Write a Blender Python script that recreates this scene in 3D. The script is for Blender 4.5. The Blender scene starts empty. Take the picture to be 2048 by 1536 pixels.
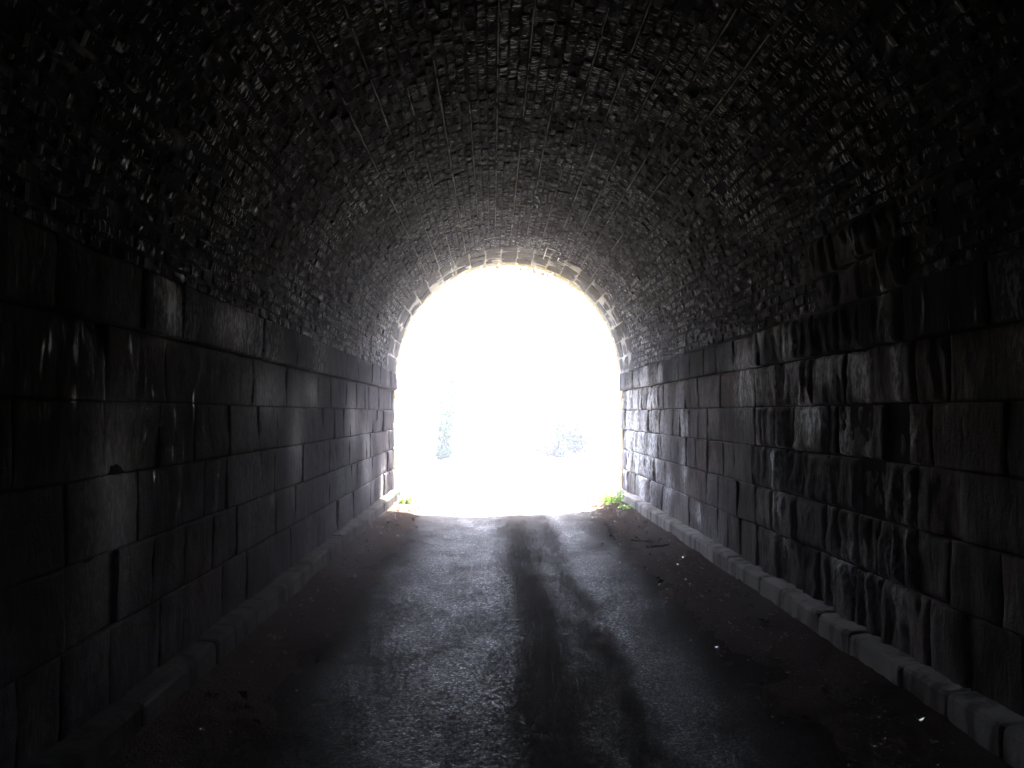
import bpy, math, random
from mathutils import Vector, noise, Matrix, Euler

random.seed(11)
R = math.radians
C = bpy.context.scene.collection
SC = bpy.context.scene

# ------------------------------------------------------------------ camera, sky, sun, exposure
cam_d = bpy.data.cameras.new('camera')
cam_d.sensor_width = 36.0
cam_d.lens = 35.2
cam_d.clip_start = 0.05
cam_d.clip_end = 2000
cam = bpy.data.objects.new('camera', cam_d)
C.objects.link(cam)
cam.location = (0, 0, 1.6)
cam.rotation_euler = (R(90 + 1.69), 0, R(-1.12))
SC.camera = cam

SUN_DIR = Vector((0.57, 3.4, 4.3)).normalized()          # towards the sun
sun_el = math.asin(SUN_DIR.z)
sun_az = math.atan2(SUN_DIR.x, SUN_DIR.y)
world = bpy.data.worlds.new('World')
SC.world = world
world.use_nodes = True
wn = world.node_tree
sky = wn.nodes.new('ShaderNodeTexSky')
sky.sky_type = 'NISHITA'
sky.sun_disc = False
sky.sun_elevation = sun_el
sky.sun_rotation = sun_az
sky.dust_density = 2.0
bg = wn.nodes['Background']
bg.inputs['Strength'].default_value = 0.15
wn.links.new(sky.outputs[0], bg.inputs[0])

sun_d = bpy.data.lights.new('sun', 'SUN')
sun_d.energy = 4.5
sun_d.angle = R(1.0)
sun_d.color = (1.0, 0.955, 0.88)
sun = bpy.data.objects.new('sun', sun_d)
C.objects.link(sun)
sun.rotation_euler = SUN_DIR.to_track_quat('Z', 'Y').to_euler()
sun.location = (4, 30, 30)

SC.view_settings.view_transform = 'Standard'
SC.view_settings.look = 'None'
SC.view_settings.gamma = 1.0
SC.view_settings.use_curve_mapping = False
SC.view_settings.exposure = 5.6
SC.cycles.max_bounces = 8
SC.cycles.diffuse_bounces = 5
SC.cycles.glossy_bounces = 4
SC.cycles.use_denoising = True
SC.cycles.sample_clamp_indirect = 6.0
SC.cycles.use_adaptive_sampling = False

# ------------------------------------------------------------------ material helpers
class NT:
    def __init__(self, name):
        self.m = bpy.data.materials.new(name)
        self.m.use_nodes = True
        self.t = self.m.node_tree
        self.b = self.t.nodes['Principled BSDF']
        self.pos = self.n('ShaderNodeNewGeometry').outputs['Position']
    def n(self, typ, **kw):
        nd = self.t.nodes.new(typ)
        for k, v in kw.items():
            setattr(nd, k, v)
        return nd
    def link(self, a, b):
        self.t.links.new(a, b)
    def set(self, sock, v):
        s = self.b.inputs[sock] if isinstance(sock, str) else sock
        if hasattr(v, 'links'):
            self.link(v, s)
        else:
            s.default_value = v
    def vec(self, sx, sy, sz, src=None):
        mp = self.n('ShaderNodeMapping')
        mp.inputs['Scale'].default_value = (sx, sy, sz)
        self.link(src or self.pos, mp.inputs['Vector'])
        return mp.outputs[0]
    def noise(self, scale, detail=4, rough=0.55, vec=None, dist=0.0):
        nd = self.n('ShaderNodeTexNoise')
        nd.inputs['Scale'].default_value = scale
        nd.inputs['Detail'].default_value = detail
        nd.inputs['Roughness'].default_value = rough
        nd.inputs['Distortion'].default_value = dist
        self.link(vec or self.pos, nd.inputs['Vector'])
        return nd.outputs[0]
    def voronoi(self, scale, vec=None, feature='F1', out='Distance'):
        nd = self.n('ShaderNodeTexVoronoi', feature=feature)
        nd.inputs['Scale'].default_value = scale
        self.link(vec or self.pos, nd.inputs['Vector'])
        return nd.outputs[out]
    def math(self, op, a, b=0.0, clamp=False):
        nd = self.n('ShaderNodeMath', operation=op, use_clamp=clamp)
        self.set(nd.inputs[0], a)
        self.set(nd.inputs[1], b)
        return nd.outputs[0]
    def rng(self, v, a, b, c=0.0, d=1.0):
        nd = self.n('ShaderNodeMapRange', interpolation_type='SMOOTHSTEP')
        self.link(v, nd.inputs[0])
        for i, x in enumerate((a, b, c, d)):
            nd.inputs[i + 1].default_value = x
        return nd.outputs[0]
    def mix(self, f, a, b):
        nd = self.n('ShaderNodeMix', data_type='RGBA')
        self.set(nd.inputs[0], f)
        for i, v in ((6, a), (7, b)):
            if hasattr(v, 'links'):
                self.link(v, nd.inputs[i])
            else:
                nd.inputs[i].default_value = (*v, 1)
        return nd.outputs[2]
    def ramp(self, v, stops):
        nd = self.n('ShaderNodeValToRGB')
        self.link(v, nd.inputs[0])
        el = nd.color_ramp.elements
        while len(el) < len(stops):
            el.new(0.5)
        for e, (p, c) in zip(el, stops):
            e.position = p
            e.color = (c, c, c, 1) if isinstance(c, (int, float)) else (*c, 1)
        return nd.outputs[0]
    def attr(self, name):
        return self.n('ShaderNodeAttribute', attribute_name=name).outputs['Fac']
    def orand(self):
        return self.n('ShaderNodeObjectInfo').outputs['Random']
    def bump(self, h, strength, dist, prev=None):
        nd = self.n('ShaderNodeBump')
        nd.inputs['Strength'].default_value = strength
        nd.inputs['Distance'].default_value = dist
        self.link(h, nd.inputs['Height'])
        if prev:
            self.link(prev, nd.inputs['Normal'])
        return nd.outputs[0]
    def xyz(self):
        nd = self.n('ShaderNodeSeparateXYZ')
        self.link(self.pos, nd.inputs[0])
        return nd.outputs

def mat_stone(name, dark, light, red, lime_amt, wet=0.42):
    k = NT(name)
    rnd = k.orand()
    big = k.noise(1.1, 5, 0.6)
    streak = k.noise(1.0, 5, 0.62, k.vec(10, 10, 2.4), 0.9)       # run-off drawn down the face
    base = k.mix(k.rng(big, 0.35, 0.68), dark, light)
    base = k.mix(k.math('MULTIPLY', k.math('MULTIPLY', k.rng(rnd, 0.72, 0.95), 0.32), k.rng(k.noise(2.3, 4, 0.6), 0.35, 0.65)), base, red)
    soot = k.rng(streak, 0.40, 0.58, 0.0, 0.62)
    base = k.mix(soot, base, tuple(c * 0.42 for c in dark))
    spots = k.noise(30, 5, 0.65, k.vec(1, 1, 0.55))
    lm = k.math('ADD', k.attr('lime'), k.math('MULTIPLY', k.rng(k.noise(0.8, 3, 0.5, k.vec(1, 1, 0.6)), 0.5, 0.75), 0.5))
    lm = k.math('MULTIPLY', k.rng(k.math('ADD', spots, k.math('MULTIPLY', streak, 0.5)), 0.69, 0.86), lm, True)
    base = k.mix(k.math('MULTIPLY', k.math('MULTIPLY', k.attr('lime'), 0.6), k.rng(big, 0.25, 0.55)), base, (0.38, 0.355, 0.35))
    base = k.mix(k.math('MULTIPLY', lm, lime_amt), base, (0.70, 0.71, 0.75))
    k.set('Base Color', base)
    k.set('Roughness', k.rng(k.noise(7, 4, 0.6, k.vec(1, 1, 0.4)), 0.3, 0.7, wet - 0.1, wet + 0.28))
    k.set('Specular IOR Level', k.math('ADD', 0.0, k.math('MULTIPLY', 0.010, k.rng(k.noise(1, 4, 0.6, k.vec(18, 18, 5)), 0.62, 0.72))))
    b = k.bump(k.noise(1, 6, 0.7, k.vec(24, 24, 10)), 0.9, 0.018)
    b = k.bump(k.noise(75, 4, 0.6), 0.6, 0.006, b)
    k.set('Normal', b)
    return k.m

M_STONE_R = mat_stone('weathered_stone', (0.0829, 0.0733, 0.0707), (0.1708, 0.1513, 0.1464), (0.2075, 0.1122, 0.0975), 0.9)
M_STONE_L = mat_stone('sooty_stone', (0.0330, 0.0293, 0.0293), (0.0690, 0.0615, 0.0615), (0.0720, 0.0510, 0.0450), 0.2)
M_SPRING = mat_stone('springer_stone', (0.0312, 0.0278, 0.0278), (0.0646, 0.0579, 0.0579), (0.0613, 0.0445, 0.0401), 0.7)
M_VOUS = mat_stone('arch_stone', (0.0430, 0.0388, 0.0365), (0.0807, 0.0731, 0.0667), (0.0807, 0.0645, 0.0485), 0.5, 0.5)
M_TAN = mat_stone('tan_portal_stone', (0.2240, 0.1840, 0.1200), (0.3360, 0.2800, 0.1840), (0.2880, 0.2160, 0.1360), 0.3, 0.6)

def mat_brick():
    k = NT('sooty_brick')
    f = k.math('FRACT', k.math('ADD', k.orand(), k.attr('tone')))
    base = k.mix(f, (0.0265, 0.023, 0.027), (0.042, 0.0365, 0.0425))
    big = k.noise(0.7, 4, 0.6)
    base = k.mix(k.rng(big, 0.35, 0.7, 0, 0.6), base, (0.015, 0.013, 0.0145))
    f2 = k.math('FRACT', k.math('MULTIPLY', f, 37.13))
    spot = k.noise(1, 4, 0.6, k.vec(15, 36, 15))                     # crumbs of lime and salt, longer round the arch than along it
    zone = k.rng(k.noise(0.55, 3, 0.55), 0.36, 0.66)
    lm = k.math('MULTIPLY', k.rng(k.math('ADD', spot, k.math('MULTIPLY', zone, 0.07)), 0.60, 0.69), k.math('ADD', k.math('MULTIPLY', zone, 0.5), 0.34))
    base = k.mix(lm, base, (0.62, 0.61, 0.60))
    k.set('Base Color', base)
    k.set('Specular IOR Level', k.math('MULTIPLY', 0.04, k.rng(k.noise(1, 3, 0.6, k.vec(17, 30, 17)), 0.58, 0.68)))
    k.set('Roughness', k.rng(k.noise(9, 4, 0.6), 0.3, 0.72, 0.36, 0.7))
    b = k.bump(k.noise(34, 5, 0.65), 0.8, 0.010)
    b = k.bump(k.noise(95, 3, 0.6), 0.5, 0.004, b)
    k.set('Normal', b)
    return k.m
M_BRICK = mat_brick()

def mat_mortar(name, a, b_, lime):
    k = NT(name)
    base = k.mix(k.noise(6, 5, 0.6), a, b_)
    base = k.mix(k.math('MULTIPLY', k.rng(k.noise(3.1, 4, 0.65), 0.52, 0.68), lime), base, (0.6, 0.59, 0.56))
    k.set('Base Color', base)
    k.set('Roughness', 0.8)
    k.set('Specular IOR Level', 0.0)
    k.set('Normal', k.bump(k.noise(60, 4, 0.65), 0.8, 0.008))
    return k.m
M_MORTAR = mat_mortar('dark_mortar', (0.0130, 0.0119, 0.0119), (0.0324, 0.0292, 0.0292), 0.06)
M_RIDGE = mat_mortar('pale_mortar', (0.1277, 0.1200, 0.1175), (0.3573, 0.3369, 0.3318), 0.7)
M_BED = mat_mortar('sooty_bed_mortar', (0.020, 0.0178, 0.0195), (0.040, 0.036, 0.039), 0.15)
M_BLOB = mat_mortar('limey_mortar', (0.18, 0.175, 0.17), (0.52, 0.505, 0.49), 0.95)
M_LIME = mat_mortar('white_lime', (0.5, 0.5, 0.48), (0.74, 0.73, 0.70), 0.6)
M_POINT = mat_mortar('joint_mortar', (0.1122, 0.1055, 0.1009), (0.2468, 0.2244, 0.2132), 0.4)

def mat_kerb(nm, f_):
    k = NT(nm)
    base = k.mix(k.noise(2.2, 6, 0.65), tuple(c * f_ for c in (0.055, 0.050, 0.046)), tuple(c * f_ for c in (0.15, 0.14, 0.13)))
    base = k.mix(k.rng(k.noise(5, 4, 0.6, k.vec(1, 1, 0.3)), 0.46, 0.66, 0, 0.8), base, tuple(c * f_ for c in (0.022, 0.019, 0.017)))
    k.set('Base Color', base)
    k.set('Roughness', k.rng(k.noise(6, 3), 0.3, 0.7, 0.5, 0.85))
    k.set('Specular IOR Level', 0.0)
    b = k.bump(k.noise(18, 5, 0.65), 0.8, 0.012)
    k.set('Normal', k.bump(k.noise(110, 3, 0.6), 0.6, 0.004, b))
    return k.m
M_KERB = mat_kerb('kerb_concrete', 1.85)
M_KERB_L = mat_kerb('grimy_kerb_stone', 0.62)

def mat_asphalt():
    k = NT('worn_asphalt')
    px = k.xyz()[0]
    wob = k.math('MULTIPLY', k.math('SUBTRACT', k.noise(1, 3, 0.6, k.vec(0.5, 0.28, 1)), 0.5), 0.32)
    wob2 = k.math('MULTIPLY', k.math('SUBTRACT', k.noise(1, 4, 0.65, k.vec(5, 1.0, 1)), 0.5), 0.27)
    x = k.math('ADD', k.math('ADD', px, wob), wob2)
    xr = k.math('DIVIDE', k.math('ADD', x, 1.8), 4.2)                       # -1.8 .. 2.4 m
    P = lambda m: (m + 1.8) / 4.2
    track = k.ramp(xr, [(P(-1.25), 0.0), (P(-0.85), 0.45), (P(-0.45), 0.85), (P(-0.06), 0.95), (P(0.22), 0.15), (P(0.42), 0.10),
                        (P(0.62), 0.42), (P(0.72), 0.25), (P(0.80), 0.32), (P(0.92), 0.98), (P(1.08), 0.65), (P(1.35), 0.35), (P(1.6), 0.0)])
    patch = k.rng(k.noise(1, 5, 0.65, k.vec(2.2, 1.1, 1)), 0.3, 0.7)
    t = k.math('MULTIPLY', track, k.math('ADD', k.math('MULTIPLY', patch, 0.7), 0.4), True)
    vc = k.voronoi(80, out='Color')
    grain = k.n('ShaderNodeSeparateColor'); k.link(vc, grain.inputs[0])
    g = grain.outputs[0]
    stone = k.mix(k.math('POWER', g, 2.6), (0.017, 0.018, 0.021), (0.105, 0.110, 0.123))
    dirt = k.mix(k.noise(30, 4), (0.014, 0.0112, 0.0092), (0.030, 0.0245, 0.0205))
    base = k.mix(t, dirt, stone)
    # daylight spilling in at the mouth, painted into the colour in ragged patches
    mouth_light = k.rng(k.math('ADD', k.xyz()[1], k.math('MULTIPLY', k.noise(1, 5, 0.65, k.vec(1.6, 0.9, 1)), 5.0)), 15.8, 20.5, 0.0, 0.45)
    base = k.mix(mouth_light, base, (0.20, 0.19, 0.18))
    k.set('Base Color', base)
    facet = k.math('MULTIPLY', k.math('POWER', grain.outputs[1], 7.0), k.math('MULTIPLY', k.math('MULTIPLY', t, t), 0.09))
    k.set('Roughness', k.math('SUBTRACT', 0.86, k.math('MULTIPLY', k.math('POWER', grain.outputs[1], 4.0), 0.45)))
    k.set('Specular IOR Level', k.math('ADD', k.math('MULTIPLY', k.math('MULTIPLY', t, t), 0.018), facet))
    vd = k.voronoi(80)
    b = k.bump(k.noise(9, 3, 0.6), 0.35, 0.02)
    b = k.bump(k.noise(60, 3, 0.6), 0.4, 0.005, b)
    b = k.bump(k.math('SUBTRACT', 1.0, vd), 0.55, 0.006, b)
    k.set('Normal', b)
    return k.m
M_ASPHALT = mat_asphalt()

def mat_soil():
    k = NT('damp_soil')
    base = k.mix(k.noise(7, 5, 0.7), (0.022, 0.0163, 0.013), (0.062, 0.048, 0.039))
    base = k.mix(k.rng(k.noise(45, 3), 0.62, 0.7, 0, 0.5), base, (0.085, 0.07, 0.057))
    k.set('Base Color', base)
    k.set('Roughness', 0.8)
    k.set('Specular IOR Level', 0.0)
    b = k.bump(k.noise(20, 6, 0.7), 0.9, 0.025)
    k.set('Normal', k.bump(k.voronoi(70), 0.7, 0.010, b))
    return k.m
M_SOIL = mat_soil()

def mat_simple(name, a, b_, rough, scale=4.0, bump=0.3, spec=0.5, trans=0.0):
    k = NT(name)
    f = k.noise(scale, 4, 0.6)
    f = k.math('ADD', k.math('MULTIPLY', f, 0.6), k.math('MULTIPLY', k.math('FRACT', k.math('ADD', k.orand(), k.attr('tone'))), 0.4))
    k.set('Base Color', k.mix(f, a, b_))
    k.set('Roughness', rough)
    k.set('Specular IOR Level', spec)
    if bump:
        k.set('Normal', k.bump(k.noise(scale * 10, 3), bump, 0.01))
    if trans:
        tr = k.n('ShaderNodeBsdfTranslucent')
        k.link(k.mix(f, tuple(c * 1.5 for c in a), tuple(c * 1.5 for c in b_)), tr.inputs[0])
        mx = k.n('ShaderNodeMixShader')
        mx.inputs[0].default_value = trans
        k.link(k.b.outputs[0], mx.inputs[1])
        k.link(tr.outputs[0], mx.inputs[2])
        k.link(mx.outputs[0], k.t.nodes['Material Output'].inputs['Surface'])
    return k.m
M_GROUND = mat_simple('grassy_earth', (0.07, 0.085, 0.03), (0.16, 0.14, 0.08), 0.9, 0.8, 0.5, 0.2)
M_ROADOUT = mat_simple('gritty_lane', (0.12, 0.115, 0.10), (0.22, 0.20, 0.17), 0.85, 2.0, 0.4, 0.3)
M_LEAF = mat_simple('leaf_green', (0.045, 0.085, 0.022), (0.10, 0.15, 0.04), 0.5, 1.5, 0, 0.4, 0.3)
M_IVY = mat_simple('ivy_green', (0.006, 0.036, 0.008), (0.016, 0.07, 0.016), 0.5, 3.0, 0, 0.25, 0.05)
M_WEED = mat_simple('weed_green', (0.10, 0.19, 0.025), (0.20, 0.29, 0.05), 0.5, 6.0, 0, 0.4, 0.35)
M_FERN = mat_simple('dead_fern', (0.16, 0.095, 0.045), (0.28, 0.18, 0.09), 0.8, 3.0, 0, 0.2, 0.2)
M_BARK = mat_simple('bark', (0.05, 0.04, 0.03), (0.12, 0.10, 0.08), 0.9, 5.0, 0.8, 0.2)
M_STICK = mat_simple('wet_stick', (0.012, 0.009, 0.007), (0.03, 0.024, 0.018), 0.9, 12.0, 0.5, 0.0)
M_DEADLEAF = mat_simple('dead_leaf', (0.025, 0.018, 0.012), (0.085, 0.058, 0.036), 0.4, 9.0, 0)
M_PEBBLE = mat_simple('wet_pebble', (0.06, 0.055, 0.05), (0.2, 0.19, 0.18), 0.08, 20.0, 0)
M_PALELEAF = mat_simple('pale_leaf', (0.13, 0.11, 0.085), (0.22, 0.19, 0.15), 0.5, 12.0, 0)

# ------------------------------------------------------------------ object helpers
def empty(name, loc, label=None, cat=None, group=None, kind=None):
    o = bpy.data.objects.new(name, None)
    C.objects.link(o)
    o.location = loc
    o.empty_display_size = 0.2
    tag(o, label, cat, group, kind)
    return o

def tag(o, label=None, cat=None, group=None, kind=None):
    for k_, v in (('label', label), ('category', cat), ('group', group), ('kind', kind)):
        if v:
            o[k_] = v
    return o

def mesh_data(name, V, F, mat, smooth=False, attrs=None):
    me = bpy.data.meshes.new(name)
    me.from_pydata([tuple(v) for v in V], [], F)
    me.materials.append(mat)
    if smooth:
        me.polygons.foreach_set('use_smooth', [True] * len(me.polygons))
    for an, vals in (attrs or {}).items():
        a = me.attributes.new(an, 'FLOAT', 'POINT')
        a.data.foreach_set('value', vals)
    me.update()
    return me

def obj(name, V, F, mat, parent=None, smooth=False, attrs=None, world=True):
    """V in world space; with a parent the mesh is stored about the parent's own origin."""
    if parent is not None and world:
        L = parent.location
        V = [(v[0] - L[0], v[1] - L[1], v[2] - L[2]) for v in V]
    o = bpy.data.objects.new(name, mesh_data(name, V, F, mat, smooth, attrs))
    C.objects.link(o)
    if parent is not None:
        o.parent = parent
    return o

def nz(x, y=0.0, z=0.0):
    return noise.noise(Vector((x, y, z)))
def sstep(a, b, x):
    t = max(0.0, min(1.0, (x - a) / (b - a)))
    return t * t * (3 - 2 * t)

# ------------------------------------------------------------------ tunnel dimensions (metres)
XL, XR = -1.85, 2.45            # wall faces
ACX, ACZ, AR = 0.30, 2.34, 2.10 # vault axis and radius
Z_KERB, Z_LEDGE, Z_SPR = 0.17, 2.03, 2.345
Y_BACK, Y_NEAR, Y_VOUS, Y_END = -16.0, 1.2, 16.95, 18.8
CELL = 0.255

def wall_map(side):
    x0, n = (XL, 1.0) if side < 0 else (XR, -1.0)
    return lambda u, v, h: (x0 + n * h, u, v)
def vault_map(u, v, h):
    # v: arc length measured from the right springing over the crown to the left one
    a = v / AR
    r = AR - h
    return (ACX + r * math.cos(a), u, ACZ + r * math.sin(a))
def vault_left(u, v, h):
    return vault_map(u, math.pi * AR - v, h)

ROUGH_R = [(5.4, 9.3, 1.0), (14.2, 18.9, 0.85)]
def roughness(side, u):
    if side < 0:
        return 0.22 + 0.3 * sstep(15.5, 17.5, u)
    r = 0.14
    for a, b, s in ROUGH_R:
        r = max(r, s * sstep(a - 0.4, a + 0.5, u) * (1 - sstep(b - 0.3, b + 0.6, u)))
    return r
def flute(side, u, v):
    w = u + 0.05 * math.sin(v * 5.3 + 1.7 * nz(u * 2, v)) + 0.06 * nz(u * 3.0, v * 1.7, 4.2 + side)
    f = 0.5 * math.sin(w * 2 * math.pi / 0.23) + 0.9 * nz(w * 5.5, v * 0.9, 9.1 * side) + 0.7 * nz(w * 14, v * 3.5, 3.3) + 0.5 * nz(w * 26, v * 11, 6.3)
    f *= 0.55 + 0.9 * abs(nz(u * 0.9, v * 1.4, 12.0 + side))
    return f
LIME_R = [(6.6, 1.85, .13, .16), (7.75, 1.58, .16, .12), (7.95, 1.72, .12, .2), (8.56, 1.16, .12, .2), (8.5, .86, .12, .14), (8.5, .5, .15, .1),
          (7.3, 1.1, .06, .2), (6.5, 2.7, .08, .12), (6.1, 2.35, .06, .18), (8.1, 2.15, .2, .15), (13.9, .6, .3, .15), (12.8, .9, .15, .3),
          (14.3, 2.15, .25, .15), (11.9, .4, .2, .12), (15.0, 1.3, .9, .5), (16.4, .8, 1.2, .5), (17.2, 1.5, 1.4, .5), (15.8, 2.1, 1.2, .2), (6.0, 1.9, .05, .3), (7.0, .55, .2, .1), (9.6, 1.9, .5, .3)]
LIME_L = [(8.2, 1.75, .7, .22), (10.3, 1.8, .4, .15), (7.0, 2.2, .5, .14), (9.5, 1.4, .3, .4), (13.5, 1.5, .6, .3), (5.6, 2.2, .2, .2), (14.8, 1.0, .5, .6), (17, .4, .3, .3), (5.0, 1.2, .3, .5)]
def lime(side, u, v):
    s = 0.0
    for (a, b, su, sv) in (LIME_L if side < 0 else LIME_R):
        d = ((u - a) / su) ** 2 + ((v - b) / sv) ** 2
        if d < 6:
            s += math.exp(-d)
    return min(1.0, s) * (0.55 if u > 13.5 else 1.0)

def block(name, P, u0, u1, v0, v1, mat, parent, side=1, rough=0.2, proud=0.0, gap=0.006, edge=0.012, depth=0.10, cell=0.06, vofs=0.0, tilt=0.004):
    """One dressed stone: a front that bulges and weathers, rounded arrises and sides running back into the wall."""
    g = gap
    a0, a1, b0, b1 = u0 + g * random.uniform(.5, 1.6), u1 - g * random.uniform(.5, 1.6), v0 + g * random.uniform(.5, 1.5), v1 - g * random.uniform(.5, 1.5)
    nu = max(2, round((a1 - a0) / cell)); nv = max(2, round((b1 - b0) / cell))
    rim = min(0.014, 0.2 * (b1 - b0))
    us = [a0] + [a0 + rim + (a1 - a0 - 2 * rim) * i / nu for i in range(nu + 1)] + [a1]
    vs = [b0] + [b0 + rim + (b1 - b0 - 2 * rim) * i / nv for i in range(nv + 1)] + [b1]
    off = proud + random.gauss(0, 0.002 + 0.013 * rough)
    tu, tv = random.gauss(0, tilt), random.gauss(0, tilt)
    seed = random.uniform(0, 50)
    fl = random.choice((.3, .6, .9, 1.1, 1.3, 1.5))
    lb = random.uniform(.4, 1.0) if side > 0 and random.random() < .5 * rough and (v0 > .8 or u0 > 9) and u0 > 6.0 else 0.0
    V, L, F = [], [], []
    NU, NV = len(us), len(vs)
    for j, v in enumerate(vs):
        for i, u in enumerate(us):
            border = i in (0, NU - 1) or j in (0, NV - 1)
            ed = min(u - a0, a1 - u, v - b0, b1 - v)
            wv = v + vofs
            h = off + tu * (u - (a0 + a1) / 2) / 0.3 + tv * (v - (b0 + b1) / 2) / 0.2
            h += 0.012 * nz(u * 4 + seed, wv * 4) + 0.006 * nz(u * 17, wv * 17, seed) - (0.006 + 0.016 * rough) * max(0.0, abs(nz(u * 7 + 3, wv * 6, seed)) - 0.22)
            h += 0.020 * fl * rough * flute(side, u, wv) * sstep(0.0, 0.05, ed + 0.015)
            h -= 0.03 * rough * max(0.0, nz(u * 2.3 + 7, wv * 2.3, side * 3) - 0.1)
            h -= edge * (1 - sstep(0, 0.05, ed)) * (0.7 + 0.5 * nz(u * 9, wv * 9, seed))
            ju = jv = 0.0
            if border:
                h -= edge * 0.7
                ju, jv = 0.004 * nz(u * 11, wv * 11, 1), 0.004 * nz(u * 11, wv * 11, 2)
            V.append(P(u + ju, v + jv, h)); L.append(min(1.0, lime(side, u, wv) + lb * sstep(-.25, .25, nz(u * 3.1 + seed, wv * 2.2))))
    for j in range(NV - 1):
        for i in range(NU - 1):
            q = j * NU + i
            F.append((q, q + 1, q + NU + 1, q + NU))
    ring = [i for i in range(NU)] + [j * NU + NU - 1 for j in range(1, NV)] + [(NV - 1) * NU + i for i in range(NU - 2, -1, -1)] + [j * NU for j in range(NV - 2, 0, -1)]
    n0 = len(V)
    for r in ring:
        j, i = divmod(r, NU)
        V.append(P(us[i], vs[j], -depth)); L.append(0.0)
    for q in range(len(ring)):
        q2 = (q + 1) % len(ring)
        F.append((ring[q], n0 + q, n0 + q2, ring[q2]))
    return obj(name, V, F, mat, parent, smooth=True, attrs={'lime': L})

def sheet(name, P, us, vs, h, mat, parent):
    V, F = [], []
    for v in vs:
        for u in us:
            V.append(P(u, v, h(u, v) if callable(h) else h))
    n = len(us)
    for j in range(len(vs) - 1):
        for i in range(n - 1):
            q = j * n + i
            F.append((q, q + 1, q + n + 1, q + n))
    return obj(name, V, F, mat, parent, smooth=True)
def lin(a, b, n):
    return [a + (b - a) * i / n for i in range(n + 1)]

# ------------------------------------------------------------------ ground and lane
def ground_h(x, y):
    f = sstep(19.8, 27, y)
    side = sstep(4.2, 13, x - 0.2) * 4.2 + sstep(3.4, 12, -(x - 0.2)) * 3.2
    far = sstep(70, 240, y) * 5.0
    return -0.05 + f * (side + 0.12 * nz(x * .5, y * .5) * sstep(2.2, 3.5, abs(x - 0.2))) + far
gx = [-400, -200, -100, -60, -40, -28, -20, -15] + lin(-13, 13, 40) + [15, 20, 28, 40, 60, 100, 200, 400]
gy = [-120, -60, -20, 0, 10, 18] + lin(19.6, 60, 44) + [66, 74, 84, 100, 130, 170, 220, 300, 420, 600]
ground = sheet('ground', lambda u, v, h: (u, v, h), gx, gy, ground_h, M_GROUND, None)
tag(ground, kind='structure')
for o in (ground,):
    o['label'] = 'grassy earth ground with low banks beyond the tunnel mouth'

def lane_h(u, v):
    return 0.012 * nz(u * 1.3, v * .6) - 0.02 * math.exp(-((u + 0.35) / 0.35) ** 2) - 0.018 * math.exp(-((u - 1.0) / 0.22) ** 2)
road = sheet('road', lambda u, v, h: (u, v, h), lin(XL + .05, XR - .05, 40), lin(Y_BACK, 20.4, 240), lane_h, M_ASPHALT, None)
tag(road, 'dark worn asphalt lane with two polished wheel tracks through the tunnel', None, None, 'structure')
lane = sheet('lane', lambda u, v, h: (u, v, h), lin(-1.7, 2.3, 8), lin(20.4, 66, 40), lambda u, v: 0.004 + 0.01 * nz(u, v), M_ROADOUT, None)
tag(lane, 'sunlit gritty lane leading away outside the tunnel', None, None, 'structure')

def verge(name, xa, xb, label):
    # xa: ragged side on the asphalt, xb: against the kerb
    V, F = [], []
    us = lin(0, 1, 22); vs = lin(Y_BACK + .02, 19.6, 300)
    for v in vs:
        wob = 0.16 * nz(v * 0.7, xa) + 0.09 * nz(v * 2.3, xa, 2)
        for t in us:
            x = xa + (xb - xa) * t
            h = -0.035 + 0.075 * sstep(0.0, 0.9, t + wob) + 0.016 * nz(x * 7, v * 7) + 0.012 * nz(x * 19, v * 19) + 0.02 * nz(x * 2, v * 1.3)
            V.append((x, v, max(h, -0.045)))
    n = len(us)
    for j in range(len(vs) - 1):
        for i in range(n - 1):
            q = j * n + i
            F.append((q, q + 1, q + n + 1, q + n))
    o = obj(name, V, F, M_SOIL, None, smooth=True)
    return tag(o, label, None, None, 'structure')
verge('soil_verge', -0.75, -1.73, 'narrow strip of damp brown soil drifted against the left kerb')
verge('soil_verge', 1.05, 2.33, 'wide strip of damp brown soil and leaf litter drifted against the right kerb')

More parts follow.
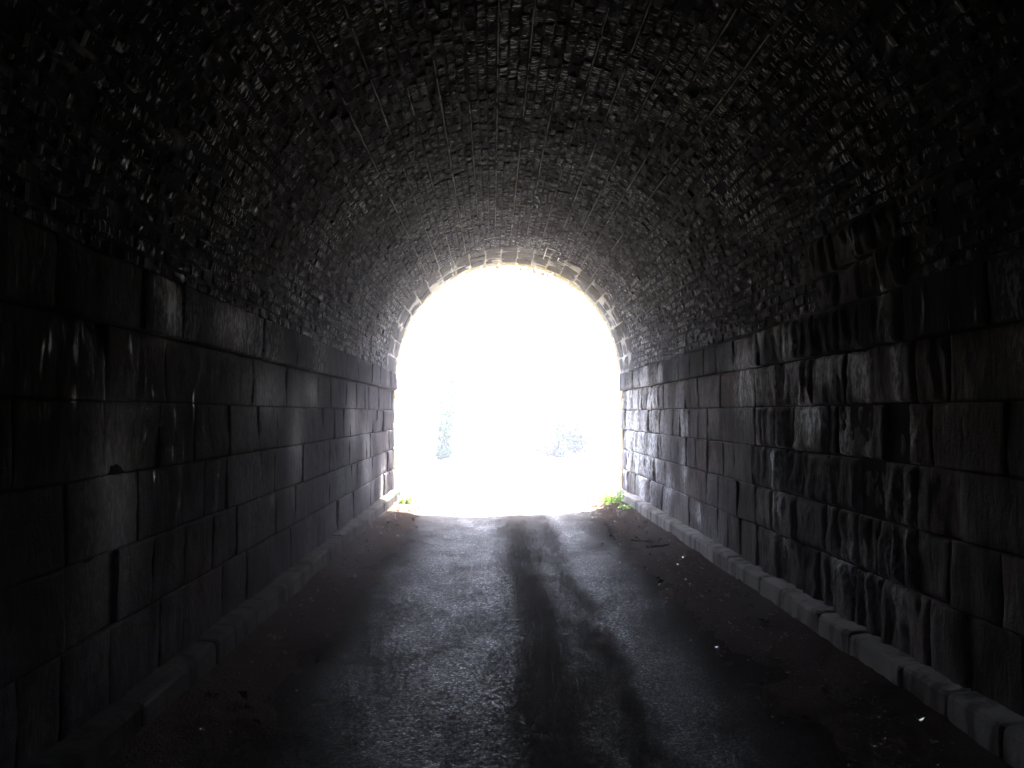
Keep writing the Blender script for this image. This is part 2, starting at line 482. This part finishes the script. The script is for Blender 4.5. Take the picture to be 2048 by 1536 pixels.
# ------------------------------------------------------------------ side walls
COURSES = [Z_KERB - 0.10, 0.565, 0.93, 1.30, 1.66, Z_LEDGE]
def build_wall(side, mat, label):
    P = wall_map(side)
    t = empty('tunnel_wall', (XL if side < 0 else XR, 9.0, 0.0), label, 'wall')
    sheet('mortar_bed', P, lin(Y_BACK, Y_END, 60), lin(-0.06, Z_LEDGE + .02, 6), -0.022 if side < 0 else -0.03, M_MORTAR, t)
    pm = empty
    for c in range(5):
        v0, v1 = COURSES[c], COURSES[c + 1]
        u = Y_NEAR + random.uniform(-0.3, 0.1)
        while u < Y_END - 0.02:
            r = roughness(side, u + .3)
            w = random.choice((.24, .34, .42, .5, .62, .7)) * random.uniform(.88, 1.12) if r > .5 else random.uniform(0.4, 0.9)
            e = min(Y_END, u + w)
            if Y_END - e < 0.25:
                e = Y_END
            block('stone', P, u, e, v0, v1, mat, t, side, r, 0.0, 0.0015 + 0.004 * r, 0.001 + 0.014 * r, 0.09, 0.027 if r > .5 else 0.07)
            u = e
    # overhanging course on which the vault stands
    u = Y_NEAR - 0.2
    while u < Y_END - 0.02:
        r = roughness(side, u + .3)
        e = min(Y_END, u + random.uniform(0.6, 1.05))
        if Y_END - e < 0.3:
            e = Y_END
        bump = 0.0
        if side > 0 and 5.9 < u < 7.4:
            r = 1.4
        block('ledge_stone', P, u, e, Z_LEDGE, Z_SPR, M_SPRING, t, side, r * 0.9, (0.065 if side < 0 else 0.055) + bump, 0.003, 0.003 + 0.012 * r, 0.08, 0.04 if r > .5 else 0.07)
        u = e
    sheet('ledge_bed', P, lin(Y_BACK, Y_NEAR - .25, 20), [Z_LEDGE, Z_SPR], 0.05, M_MORTAR, t)
    return t
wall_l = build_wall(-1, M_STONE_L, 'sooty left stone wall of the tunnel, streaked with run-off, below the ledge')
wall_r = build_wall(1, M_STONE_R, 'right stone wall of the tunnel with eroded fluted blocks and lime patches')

# ------------------------------------------------------------------ vault
ARC = math.pi * AR
vault = empty('tunnel_vault', (ACX, 9.0, Z_SPR), 'dark brick barrel vault of the tunnel with long pale mortar lines', 'vault')
sheet('mortar_lining', vault_map, lin(Y_BACK, Y_VOUS + .02, 60), lin(-0.02, ARC + .02, 72), -0.0065, M_BED, vault)

BL, BH, BD = 0.222, 0.068, 0.08
variants = []
for k_ in range(10):
    V = []
    for (z, s, jz) in ((0.0, 1.0, 0.0), (0.004, 0.90, 0.004)):
        pass
    j = lambda a: random.uniform(-a, a)
    # local x along the tunnel, y along the arc, z into the room
    sx, sy = BL / 2, BH / 2
    for (ax, ay) in ((-1, -1), (1, -1), (1, 1), (-1, 1)):
        V.append((ax * (sx + j(.004)), ay * (sy + j(.003)), -BD))
    for (ax, ay) in ((-1, -1), (1, -1), (1, 1), (-1, 1)):
        V.append((ax * (sx + j(.004)), ay * (sy + j(.003)), -0.008 + j(.004)))
    for (ax, ay) in ((-1, -1), (1, -1), (1, 1), (-1, 1)):
        V.append((ax * (sx - .010 + j(.005)), ay * (sy - .008 + j(.004)), j(.004)))
    for ax in (-.45, .0, .5):
        V.append((ax * sx, j(.012), 0.002 + j(.004)))
    F = []
    for q in range(4):
        p = (q + 1) % 4
        F.append((q, p, 4 + p, 4 + q)); F.append((4 + q, 4 + p, 8 + p, 8 + q))
    F += [(8, 9, 13), (8, 13, 12), (9, 14, 13), (9, 10, 14), (10, 13, 14), (10, 11, 13), (11, 12, 13), (11, 8, 12)]
    variants.append((V, F, mesh_data('brick', V, F, M_BRICK)))

NPER = 26
PER = ARC / NPER
REPAIR = (5.75, 7.35, 0.52)                  # u range and arc height patched with stone on the right haunch
bricks = []
for p in range(NPER):
    for c in range(3):
        v = p * PER + 0.014 + (PER - 0.014) * (c + 0.5) / 3
        u = Y_NEAR - random.uniform(0, BL)
        while u < Y_VOUS - 0.12:
            uc = u + (BL + 0.012) / 2
            if not (REPAIR[0] < uc < REPAIR[1] and v < REPAIR[2]):
                bricks.append((uc, v + random.gauss(0, .0015), random.gauss(0, .004) + (0.012 if random.random() < .04 else 0) - (0.012 if random.random() < .05 else 0),
                               random.gauss(0, .010), random.gauss(0, .014), random.gauss(0, .008), random.randrange(10), random.random()))
            u += BL + 0.012
def brick_matrix(b):
    u, v, h, t1, t2, t3 = b[:6]
    a = v / AR
    n = Vector((-math.cos(a), 0, -math.sin(a)))
    along = Vector((0, 1, 0))
    arc = n.cross(along)
    m = Matrix((along, arc, n)).transposed().to_4x4()
    m.translation = Vector(vault_map(u, v, h))
    return m @ Euler((t1, t2, t3)).to_matrix().to_4x4()
cam_inv = cam.rotation_euler.to_matrix().transposed()
def seen_size(b):
    w = Vector(vault_map(*b[:3]))
    q = cam_inv @ (w - Vector(cam.location))
    if q.z > -0.5:
        return 0
    x, y = q.x / -q.z * 35.2 / 18, q.y / -q.z * 35.2 / 13.5
    if abs(x) > 0.98 or abs(y) > 0.98:
        return 0
    a = b[1] / AR
    n = Vector((-math.cos(a), 0, -math.sin(a)))
    d = Vector(cam.location) - w
    return abs(n.dot(d)) / d.length ** 3
bricks.sort(key=seen_size, reverse=True)
Lv = vault.matrix_world.translation if False else Vector(vault.location)
for b in bricks[:300]:
    o = bpy.data.objects.new('brick', variants[b[6]][2])
    C.objects.link(o)
    o.parent = vault
    m = brick_matrix(b)
    m.translation -= Lv
    o.matrix_local = m
V, F, T = [], [], []
for b in bricks[300:]:
    m = brick_matrix(b)
    bv, bf, _ = variants[b[6]]
    n0 = len(V)
    V += [tuple(m @ Vector(q)) for q in bv]
    F += [tuple(n0 + q for q in f) for f in bf]
    T += [b[7]] * len(bv)
o = obj('brick_courses', V, F, M_BRICK, vault, attrs={'tone': T})
o['kind'] = 'stuff'

# pale mortar squeezed out along every third bed joint
for p in range(7, NPER - 6):
    v = p * PER + 0.005
    V, F = [], []
    lo = REPAIR[2] > v
    us = lin(6.0, Y_VOUS, 240)
    seed = random.uniform(0, 90)
    for u in us:
        gone = sstep(-0.3, 0.1, nz(u * 0.7 + seed, p * 3.1) + 0.55 * nz(u * 5, seed))
        if lo and REPAIR[0] - .1 < u < REPAIR[1] + .1:
            gone = 0
        w = 0.007 + 0.004 * nz(u * 8 + seed)
        h = -0.012 + gone * (0.024 + 0.006 * nz(u * 13, seed))
        dv = 0.003 * nz(u * 3, seed)
        V += [vault_map(u, v + dv - w, -0.02), vault_map(u, v + dv - w * .5, h), vault_map(u, v + dv + w * .5, h), vault_map(u, v + dv + w, -0.02)]
    for i in range(len(us) - 1):
        for q in range(3):
            F.append((4 * i + q, 4 * i + 4 + q, 4 * i + 5 + q, 4 * i + 1 + q))
    obj('mortar_ridge', V, F, M_RIDGE, vault, smooth=True)

# pale blobs of mortar squeezed out of the cross joints between bricks
V, F = [], []
for (u, v, h, *_r) in bricks:
    z_ = nz(u * 0.5, v * 0.7, 8.8) + (0.30 if v < 1.3 and 6.5 < u < 13 else 0) + (0.12 if v > ARC - 1.4 and u > 5 else 0)
    if random.random() > 0.70 + 0.9 * z_:
        continue
    ue = u + (BL + 0.012) / 2
    hv = min(.036, abs(random.gauss(.020, .010))) + .004; hu = random.uniform(.003, .010)
    vo = random.gauss(0, .006); top = random.uniform(.006, .014)
    n0 = len(V)
    for (du, dv) in ((-hu, -hv), (hu, -hv), (hu, hv), (-hu, hv)):
        V.append(vault_map(ue + du, v + vo + dv, -.012))
    for (du, dv) in ((-hu, -hv), (hu, -hv), (hu, hv), (-hu, hv)):
        V.append(vault_map(ue + du * random.uniform(.5, .9), v + vo + dv * random.uniform(.6, .95), top * random.uniform(.6, 1.2)))
    F += [(n0 + 4, n0 + 5, n0 + 6, n0 + 7)] + [(n0 + q, n0 + (q + 1) % 4, n0 + 4 + (q + 1) % 4, n0 + 4 + q) for q in range(4)]
mj = obj('joint_mortar', V, F, M_BLOB, vault)
mj['kind'] = 'stuff'

# stones let into the right haunch
uu = [5.75, 6.12, 6.45, 6.85, 7.35]
for i in range(4):
    sp = 0.27 + random.uniform(-.03, .03)
    block('patch_stone', vault_map, uu[i], uu[i + 1], 0.0, sp, M_STONE_R, vault, 1, 1.25, 0.034, 0.008, 0.02, 0.08, 0.035, 2.36)
    block('patch_stone', vault_map, uu[i] , uu[i + 1], sp, 0.525, M_STONE_R, vault, 1, 1.1, 0.030, 0.008, 0.02, 0.08, 0.035, 2.36)

# stone rings at the mouth
NV_ = 23
sheet('joint_bed', vault_map, lin(Y_VOUS, Y_END, 6), lin(-0.01, ARC + .01, 60), -0.009, M_POINT, vault)
ru = [Y_VOUS, 17.55, 18.2, Y_END]
for r_ in range(3):
    for c in range(NV_):
        v0, v1 = ARC * c / NV_, ARC * (c + 1) / NV_
        s = random.uniform(-.10, .10) if r_ < 2 else 0
        s0 = 0 if r_ == 0 else sh_prev[c]
        block('arch_stone', vault_map, ru[r_] + s0, ru[r_ + 1] + s, v0, v1, M_VOUS, vault, 1 if c < 12 else -1, 0.12, 0.0, 0.009, 0.006, 0.08, 0.07, 2.36)
        if r_ == 0 and c == 0:
            sh_cur = [0] * NV_
        sh_cur[c] = s
    sh_prev = list(sh_cur)

# lime crusts picked out along a few joints near the mouth
def crust(u0, v0, u1, v1, w):
    V, F = [], []
    n = max(2, int(math.hypot(u1 - u0, v1 - v0) / 0.02))
    du, dv = (u1 - u0), (v1 - v0)
    L = math.hypot(du, dv)
    nu, nv_ = -dv / L, du / L
    for i in range(n + 1):
        t = i / n
        ww = w * (0.7 + 0.9 * abs(nz(t * 9 + u0 * 3, v0 * 5)))
        for q, hh in ((-1, -0.02), (-.6, 0.006), (.6, 0.006), (1, -0.02)):
            V.append(vault_map(u0 + du * t + nu * ww * q, v0 + dv * t + nv_ * ww * q, hh + 0.003 * nz(t * 20, q)))
    for i in range(n):
        for q in range(3):
            F.append((4 * i + q, 4 * i + 4 + q, 4 * i + 5 + q, 4 * i + 1 + q))
    obj('lime_crust', V, F, M_LIME, vault, smooth=True)
va, vb, vc = AR * R(66.5), AR * R(73.3), AR * R(62)
crust(16.55, va, 16.55, vb, .014); crust(17.35, va, 17.35, vb, .012); crust(16.5, vb, 17.7, vb, .012); crust(16.55, va, 17.4, va, .010); crust(17.4, vc - .1, 17.4, va, .014)
crust(18.1, AR * R(112), 18.1, AR * R(128), .014); crust(17.0, AR * R(119), 18.6, AR * R(119.5), .009); crust(16.0, AR * R(97), 16.02, AR * R(102), .012)

# ------------------------------------------------------------------ portal outside the mouth
portal = empty('portal_arch', (ACX, 19.05, 0), 'tan stone arch ring framing the bright tunnel mouth', 'arch')
def portal_map(u, v, h):
    if v < 0:
        return (XR - .08 - h, u, ACZ + v)
    if v > ARC:
        return (XL + .08 + h, u, ACZ - (v - ARC))
    return vault_map(u, v, h)
NP = 19
for c in range(NP):
    block('voussoir', portal_map, Y_END + .003, 19.3, ARC * c / NP, ARC * (c + 1) / NP, M_TAN, portal, 1, 0.1, -0.012, 0.006, 0.012, 0.5, 0.09, 2.36)
for s in (0, 1):
    for q in range(5):
        a, b = q * .46, (q + 1) * .46
        v0, v1 = (-b, -a) if s == 0 else (ARC + a, ARC + b)
        block('jamb_stone', portal_map, Y_END + .003, 19.3, v0, v1, M_TAN, portal, 1, 0.2, -0.07, 0.006, 0.012, 0.4, 0.09)
# headwall behind the ring
hw = []
arcp = [(ACX + (AR + .06) * math.cos(a), ACZ + (AR + .06) * math.sin(a)) for a in lin(0, math.pi, 40)]
inner = [(XR + .06, -.3)] + arcp + [(XL - .06, -.3)]
V, F = [], []
for yy in (18.78, 19.27):
    for (x, z) in inner:
        V.append((x, yy, z))
    for (x, z) in inner:
        dx, dz = x - ACX, z - ACZ
        f = 4.6 / max(abs(dx), 1e-3) if abs(dx) * 3.4 > abs(dz) * 4.6 else 3.4 / max(abs(dz), 1e-3)
        V.append((ACX + dx * f, yy, max(-.3, ACZ + dz * f) if z > 0 else -.3) if z > 0 else (ACX + math.copysign(4.6, dx), yy, -.3))
n = len(inner)
for i in range(n - 1):
    F.append((i, i + 1, n + i + 1, n + i)); F.append((2 * n + i, 3 * n + i, 3 * n + i + 1, 2 * n + i + 1))
    F.append((n + i, n + i + 1, 3 * n + i + 1, 3 * n + i)); F.append((i, 2 * n + i, 2 * n + i + 1, i + 1))
hwo = obj('headwall', V, F, M_TAN, portal)
# end sheet added out of view behind the viewpoint to keep daylight out
V = [(x, Y_BACK + .01, z) for (x, z) in inner]
bw = obj('added_end_sheet', V, [tuple(range(len(V)))], M_MORTAR)
tag(bw, 'unseen masonry sheet added to close the tunnel end against daylight', None, None, 'structure')

# ------------------------------------------------------------------ kerbs
def kerb(side, joints, label, jit):
    xf, xb = (-1.715, XL - .03) if side < 0 else (2.315, XR + .03)
    t = empty('kerb', (xf, 9, 0), label, 'kerb')
    d = 1 if side > 0 else -1
    for a, b in zip(joints[:-1], joints[1:]):
        o1, o2, tw = random.gauss(0, .003 * jit), random.gauss(0, .004 * jit), random.gauss(0, .004 * jit)
        g = random.uniform(.001, .005) if random.random() < .7 else random.uniform(.008, .016)
        us = [a + g, a + g + .02] + lin(a + .06, b - .06, max(2, int((b - a) / .09))) + [b - g - .02, b - g]
        V, F = [], []
        seed = random.uniform(0, 40)
        for i, u in enumerate(us):
            e = (0.006 + g * .6) if i in (0, len(us) - 1) else 0.0
            pf = xf + o1 * d + tw * (u - (a + b) / 2) * d
            top = 0.185 + o2
            w1, w2 = jit * .004 * nz(u * 5, seed), jit * .005 * nz(u * 6, seed + 9)
            ch = max(.003, jit * .012 * (nz(u * 4, seed + 3) - .1))
            prof = [(0.0, -.06), (0.0, top * .5), (0.0 + ch * .4, top - .022 - ch), (0.010 + ch, top - .006), (0.028 + ch, top), (0.085, top + .006), (.20, top + .012)]
            for q, (px_, pz) in enumerate(prof):
                x = pf + d * (px_ + e * .7 + (w1 if q in (1, 2, 3) else 0) + .003 * nz(u * 21, q * 3.1, seed))
                V.append((x, u, pz - (e * .8 if q > 1 else 0) + (w2 if q > 2 else 0) + .003 * nz(u * 18, q * 2.3, seed + 5)))
        m = 7
        for i in range(len(us) - 1):
            for q in range(m - 1):
                f = (i * m + q, i * m + q + 1, (i + 1) * m + q + 1, (i + 1) * m + q)
                F.append(f if side > 0 else f[::-1])
        F.append(tuple(range(m))); F.append(tuple((len(us) - 1) * m + q for q in range(m - 1, -1, -1)))
        obj('kerb_stone', V, F, M_KERB if side > 0 else M_KERB_L, t, smooth=False)
    return t
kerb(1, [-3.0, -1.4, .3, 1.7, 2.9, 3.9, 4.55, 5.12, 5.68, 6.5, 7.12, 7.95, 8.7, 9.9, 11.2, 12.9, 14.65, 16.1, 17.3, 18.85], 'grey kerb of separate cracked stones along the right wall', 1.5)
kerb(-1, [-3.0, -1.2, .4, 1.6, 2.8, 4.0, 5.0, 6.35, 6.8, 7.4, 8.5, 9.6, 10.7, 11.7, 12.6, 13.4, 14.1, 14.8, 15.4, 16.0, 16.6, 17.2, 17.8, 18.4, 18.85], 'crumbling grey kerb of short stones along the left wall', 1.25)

# ------------------------------------------------------------------ leaves and plants
def leaf_geo(V, F, T, p, size, rot, curl=0.25, aspect=1.6):
    m = rot.to_matrix()
    n0 = len(V)
    a, w = size * aspect * .5, size * .5
    for q in ((-a, 0, 0), (-a * .2, -w, curl * w), (a, 0, curl * w * .6), (-a * .2, w, curl * w), (0.1 * a, 0, -curl * w * .3)):
        V.append(tuple(Vector(p) + m @ Vector(q)))
    F += [(n0, n0 + 1, n0 + 4), (n0 + 1, n0 + 2, n0 + 4), (n0 + 2, n0 + 3, n0 + 4), (n0 + 3, n0, n0 + 4)]
    T += [random.random()] * 5
def rrot():
    return Euler((random.uniform(0, 6.3), random.uniform(0, 6.3), random.uniform(0, 6.3)))
def limb(V, F, a, b, ra, rb, n=7, segs=5, wob=0.04):
    a, b = Vector(a), Vector(b)
    ax = (b - a).normalized()
    s = ax.orthogonal().normalized(); t = ax.cross(s)
    n0 = len(V)
    L = (b - a).length
    for i in range(segs + 1):
        f = i / segs
        c = a.lerp(b, f) + (s * nz(f * 3, a.x, a.y) + t * nz(f * 3, a.y, b.z)) * wob * L * math.sin(math.pi * f)
        r = ra + (rb - ra) * f
        for q in range(n):
            an = 2 * math.pi * q / n
            V.append(tuple(c + (s * math.cos(an) + t * math.sin(an)) * r))
    for i in range(segs):
        for q in range(n):
            p = (q + 1) % n
            F.append((n0 + i * n + q, n0 + i * n + p, n0 + (i + 1) * n + p, n0 + (i + 1) * n + q))
    F.append(tuple(n0 + segs * n + q for q in range(n)))

def tree(x, y, h, spread, leaves, size, mat, label, name='tree', trunk_r=0.14, ivy=0, low=0.35, cat='tree', group=None):
    z0 = ground_h(x, y) - .05
    t = empty(name, (x, y, z0), label, cat, group)
    V, F = [], []
    limb(V, F, (x, y, z0), (x + .3, y, z0 + h * .62), trunk_r, trunk_r * .5, 9, 7)
    tips = []
    for i in range(9):
        f = random.uniform(low, .62)
        an = random.uniform(0, 6.28)
        tip = (x + math.cos(an) * spread * random.uniform(.5, .9), y + math.sin(an) * spread * random.uniform(.5, .9), z0 + h * random.uniform(.5, .95))
        limb(V, F, (x + .3 * f / .62, y, z0 + h * f), tip, trunk_r * .45, trunk_r * .12, 6, 4, .1)
        tips.append(tip)
    tips.append((x + .3, y, z0 + h * .85))
    obj('trunk', V, F, M_BARK, t, smooth=True)
    V, F, T = [], [], []
    clumps = []
    for tip in tips:
        for _ in range(4):
            clumps.append((Vector(tip) + Vector((random.gauss(0, .3), random.gauss(0, .3), random.gauss(0, .22))) * spread * .55, random.uniform(.18, .36) * spread))
    for _ in range(leaves):
        c, r = random.choice(clumps)
        d = Vector((random.gauss(0, 1), random.gauss(0, 1), random.gauss(0, .8))).normalized() * r * random.random() ** .45
        leaf_geo(V, F, T, c + d, size * random.uniform(.7, 1.3), rrot())
    obj('crown', V, F, mat, t, attrs={'tone': T})
    if ivy:
        V, F, T = [], [], []
        for _ in range(ivy):
            f = random.random() ** 1.2
            an = random.uniform(0, 6.28)
            r = trunk_r * (1.1 + .8 * abs(nz(f * 9, an)) + random.random() * .7)
            leaf_geo(V, F, T, (x + .3 * f * .55 / .62 + math.cos(an) * r, y + math.sin(an) * r, z0 + h * .68 * f), .09 * random.uniform(.7, 1.4), rrot())
        obj('ivy', V, F, M_IVY, t, attrs={'tone': T})
    return t
tree(-1.75, 36, 5.6, 1.5, 900, .11, M_LEAF, 'slim tree with ivy wrapped trunk left of the lane', trunk_r=.15, ivy=1500, low=.5)
tree(2.35, 38, 7.5, 2.2, 2600, .12, M_LEAF, 'leafy tree with ivy wrapped trunk right of the lane', trunk_r=.2, ivy=1500, low=.35)
tree(6.8, 47, 9.5, 3.4, 2600, .16, M_LEAF, 'broad tree on the right bank behind the bush', trunk_r=.25)
tree(-6.2, 44, 8.0, 2.8, 2200, .16, M_LEAF, 'broad tree on the left bank', trunk_r=.22)

kinds = ['leafy tree with a low forked crown', 'tall narrow leafy tree', 'round headed leafy tree', 'spreading pale green tree', 'dense dark green tree']
spots = [(-9.5, 52, 8.5, 3.2, 'added on the left bank behind the first trees'), (-5.6, 60, 9.0, 3.0, 'added left of the lane far beyond the mouth'), (-13, 68, 11, 4.2, 'added high on the left bank at the back'), (4.6, 56, 9.5, 3.2, 'added right of the lane far beyond the mouth'),
         (9.5, 62, 11, 4.0, 'added high on the right bank at the back'), (1.2, 82, 9.0, 3.6, 'added to close the view at the end of the lane')]
for i, (x, y, h, sp, where) in enumerate(spots):  # tree rows added to darken the low view and dim the deep tunnel
    tree(x, y, h, sp, 2600, .2, M_LEAF, kinds[i % 5] + ' ' + where, trunk_r=.22, low=.12, group='trees added beyond the tunnel to cut the light')

def bush(x, y, w, h, leaves, size, mat, label, name='bush'):
    z0 = ground_h(x, y) - .03
    t = empty(name, (x, y, z0), label, 'bush')
    V, F = [], []
    for i in range(7):
        an = i * .9 + random.random()
        limb(V, F, (x + .04 * math.cos(an), y + .04 * math.sin(an), z0), (x + math.cos(an) * w * .35, y + math.sin(an) * w * .35, z0 + h * random.uniform(.6, .9)), .02, .006, 5, 3, .1)
    obj('stem', V, F, M_BARK, t, smooth=True)
    V, F, T = [], [], []
    for _ in range(leaves):
        d = Vector((random.gauss(0, 1), random.gauss(0, 1), random.gauss(0, 1))).normalized() * random.random() ** .4
        k_ = 1 + .35 * nz(d.x * 2 + x, d.y * 2, d.z * 2)
        leaf_geo(V, F, T, (x + d.x * w * .5 * k_, y + d.y * w * .5 * k_, z0 + h * .52 + d.z * h * .5 * k_), size * random.uniform(.7, 1.3), rrot())
    obj('foliage', V, F, mat, t, attrs={'tone': T})
    return t
bush(3.35, 40, 1.0, 1.15, 1800, .09, M_IVY, 'small dark green bush right of the ivy clad trees')
bush(2.05, 37.2, .55, 1.5, 500, .08, M_FERN, 'clump of brown dead fern beside the right tree trunk', 'fern_clump')
bush(1.9, 41, 1.4, .6, 900, .08, M_LEAF, 'low green bush at the foot of the right tree')

t = empty('added_creeper', (.9, 19.36, ACZ + AR), 'dry creeper fringe added over the outer arch crown to break the shadow edge', 'added_creeper')  # stems and leaves added to break up the sun's shadow edge on the road
V, F, T = [], [], []
SV, SF = [], []
for i in range(70):
    a = R(random.triangular(48, 112, 74))
    p = Vector((ACX + (AR + .03) * math.cos(a), 19.34 + random.uniform(.0, .12), ACZ + (AR + .03) * math.sin(a)))
    L_ = abs(random.gauss(.05, .055)) + .03
    q = p + Vector((random.gauss(0, .03), random.gauss(0, .02), -L_))
    limb(SV, SF, p + Vector((0, .02, .12)), q, .004, .002, 4, 3, .1)
    for k_ in range(5):
        f = k_ / 4
        leaf_geo(V, F, T, p.lerp(q, f) + Vector((random.gauss(0, .015), random.gauss(0, .015), 0)), random.uniform(.025, .05), rrot())
obj('stem', SV, SF, M_BARK, t)
obj('foliage', V, F, M_FERN, t, attrs={'tone': T})

def weed(x, y, w, h, n, size, label):
    t = empty('weed', (x, y, 0.02), label, 'weed')
    V, F, T = [], [], []
    SV, SF = [], []
    for i in range(n):
        an = random.uniform(0, 6.28); rr = w * .5 * math.sqrt(random.random())
        bx, by = x + rr * .5 * math.cos(an), y + rr * .5 * math.sin(an)
        tx, ty, tz = x + rr * math.cos(an), y + rr * math.sin(an) * 1.4, 0.02 + h * random.uniform(.35, 1)
        limb(SV, SF, (bx, by, 0), (tx, ty, tz), .003, .0015, 4, 2, .1)
        for q in range(4):
            f = .5 + .5 * q / 3
            leaf_geo(V, F, T, (bx + (tx - bx) * f + random.gauss(0, .015), by + (ty - by) * f + random.gauss(0, .015), tz * f), size * random.uniform(.7, 1.3),
                     Euler((random.gauss(0, .5), random.gauss(0, .5), random.uniform(0, 6.3))))
    obj('stem', SV, SF, M_WEED, t)
    obj('foliage', V, F, M_WEED, t, attrs={'tone': T})
weed(1.98, 17.3, .62, .24, 46, .05, 'bright green weeds sprouting beside the right kerb at the mouth')
weed(-1.52, 17.6, .3, .16, 20, .045, 'small green weed beside the left kerb at the mouth')
weed(2.18, 16.35, .22, .10, 10, .04, 'sparse yellow green weed tuft against the right kerb')

# ------------------------------------------------------------------ litter on the soil
def soil_z(x):
    return .038 if x < 0 else .04
V, F, T = [], [], []
for _ in range(700):
    if random.random() < .68:
        x = random.triangular(1.3, 2.3, 2.15); y = 3.5 + 15 * random.random() ** 1.2
    else:
        x = random.triangular(-1.7, -1.0, -1.55); y = 3.5 + 14 * random.random()
    leaf_geo(V, F, T, (x, y, soil_z(x) + random.uniform(.002, .018)), abs(random.gauss(.012, .014)) + .008, Euler((random.gauss(0, .35), random.gauss(0, .35), random.uniform(0, 6.3))), random.uniform(.2, .9))
lf = obj('leaf_litter', V, F, M_DEADLEAF, attrs={'tone': T})
tag(lf, 'small damp dead leaves scattered on the soil along both kerbs', None, None, 'stuff')

def pebble_geo(V, F, T, p, r):
    n0 = len(V)
    sx, sy, sz = r * random.uniform(.8, 1.4), r * random.uniform(.8, 1.4), r * random.uniform(.6, 1)
    rows = 4; cols = 7
    V.append((p[0], p[1], p[2] + sz))
    for i in range(1, rows):
        a = math.pi * i / rows
        for q in range(cols):
            b = 2 * math.pi * q / cols
            V.append((p[0] + sx * math.sin(a) * math.cos(b), p[1] + sy * math.sin(a) * math.sin(b), p[2] + sz * math.cos(a)))
    for q in range(cols):
        F.append((n0, n0 + 1 + q, n0 + 1 + (q + 1) % cols))
    for i in range(rows - 2):
        for q in range(cols):
            a, b = n0 + 1 + i * cols + q, n0 + 1 + i * cols + (q + 1) % cols
            F.append((a, a + cols, b + cols, b))
    T += [random.random()] * (1 + (rows - 1) * cols)
V, F, T = [], [], []
for _ in range(420):
    if random.random() < .7:
        x = random.triangular(1.25, 2.3, 2.0); y = 4 + 13 * random.random() ** 1.1
    else:
        x = random.triangular(-1.7, -.9, -1.5); y = 3.8 + 12 * random.random()
    pebble_geo(V, F, T, (x, y, soil_z(x) + .004), random.choice((.003, .004, .004, .006, .009)))
pb = obj('gravel', V, F, M_PEBBLE, smooth=True, attrs={'tone': T})
tag(pb, 'tiny wet pebbles glinting on the soil along both kerbs', None, None, 'stuff')

V, F, T = [], [], []
for i in range(110):
    if i < 82:
        y = 4.3 + 8.5 * random.random() ** 1.25
        x = random.triangular(1.25, 2.25, 1.95) - .02 * y
    else:
        y = 4.6 + 6 * random.random()
        x = random.triangular(-1.65, -1.05, -1.4)
    leaf_geo(V, F, T, (x, y, soil_z(x) + random.uniform(.014, .026)), random.uniform(.006, .014), Euler((random.gauss(0, .09), random.gauss(0, .09), random.uniform(0, 6.3))), .12, 1.5)
ws = obj('leaf_scraps', V, F, M_PEBBLE, attrs={'tone': T})
tag(ws, 'tiny wet scraps of leaf shining on the dark soil', None, None, 'stuff')

def stick(a, b, r, label):
    c = (Vector(a) + Vector(b)) / 2
    V, F = [], []
    limb(V, F, a, b, r, r * .55, 7, 8, .06)
    m = Vector(a).lerp(Vector(b), .6)
    limb(V, F, m, m + Vector((.08, .05, .012)), r * .5, r * .2, 5, 3, .05)
    V = [(v[0] - c.x, v[1] - c.y, v[2] - c.z) for v in V]
    o = obj('stick', V, F, M_STICK, None, smooth=True)
    o.location = c
    tag(o, label, 'stick', 'fallen sticks on the right soil strip')
stick((1.70, 12.25, .058), (1.93, 12.0, .06), .012, 'short dark stick lying across the soil, farther of two')
stick((1.84, 11.6, .06), (2.06, 11.75, .062), .013, 'dark stick nearest the right kerb')
stick((1.58, 14.05, .052), (1.52, 12.4, .045), .014, 'long dark stick lying along the asphalt edge')
V, F, T = [], [], []
leaf_geo(V, F, T, (0, 0, 0), .06, Euler((.15, -.1, .4)), .3, 1.9)
dl = obj('fallen_leaf', V, F, M_PALELEAF)
dl.location = (-.93, 5.52, .022)
tag(dl, 'pale fallen leaf lying on the dark left side of the lane', 'leaf')

# ------------------------------------------------------------------ added glare haze
hm = bpy.data.materials.new('glare_haze')  # added volume imitating lens glare, its lilac tint included
hm.use_nodes = True
ht = hm.node_tree
ht.nodes.remove(ht.nodes['Principled BSDF'])
pv = ht.nodes.new('ShaderNodeVolumePrincipled')
pv.inputs['Color'].default_value = (0.88, 0.84, 1.0, 1)
pv.inputs['Density'].default_value = 0.0092
pv.inputs['Anisotropy'].default_value = 0.92
ht.links.new(pv.outputs[0], ht.nodes['Material Output'].inputs['Volume'])
hx0, hx1, hy0, hy1, hz0, hz1 = -420, 420, -140, 620, -1.2, 17.0
V = [(x, y, z) for z in (hz0, hz1) for (x, y) in ((hx0, hy0), (hx1, hy0), (hx1, hy1), (hx0, hy1))]
hz = obj('glare_haze_volume', V, [(3, 2, 1, 0), (4, 5, 6, 7), (0, 1, 5, 4), (1, 2, 6, 5), (2, 3, 7, 6), (3, 0, 4, 7)], hm)
tag(hz, 'pale lilac haze added to stand in for lens glare at the tunnel mouth', None, None, 'stuff')
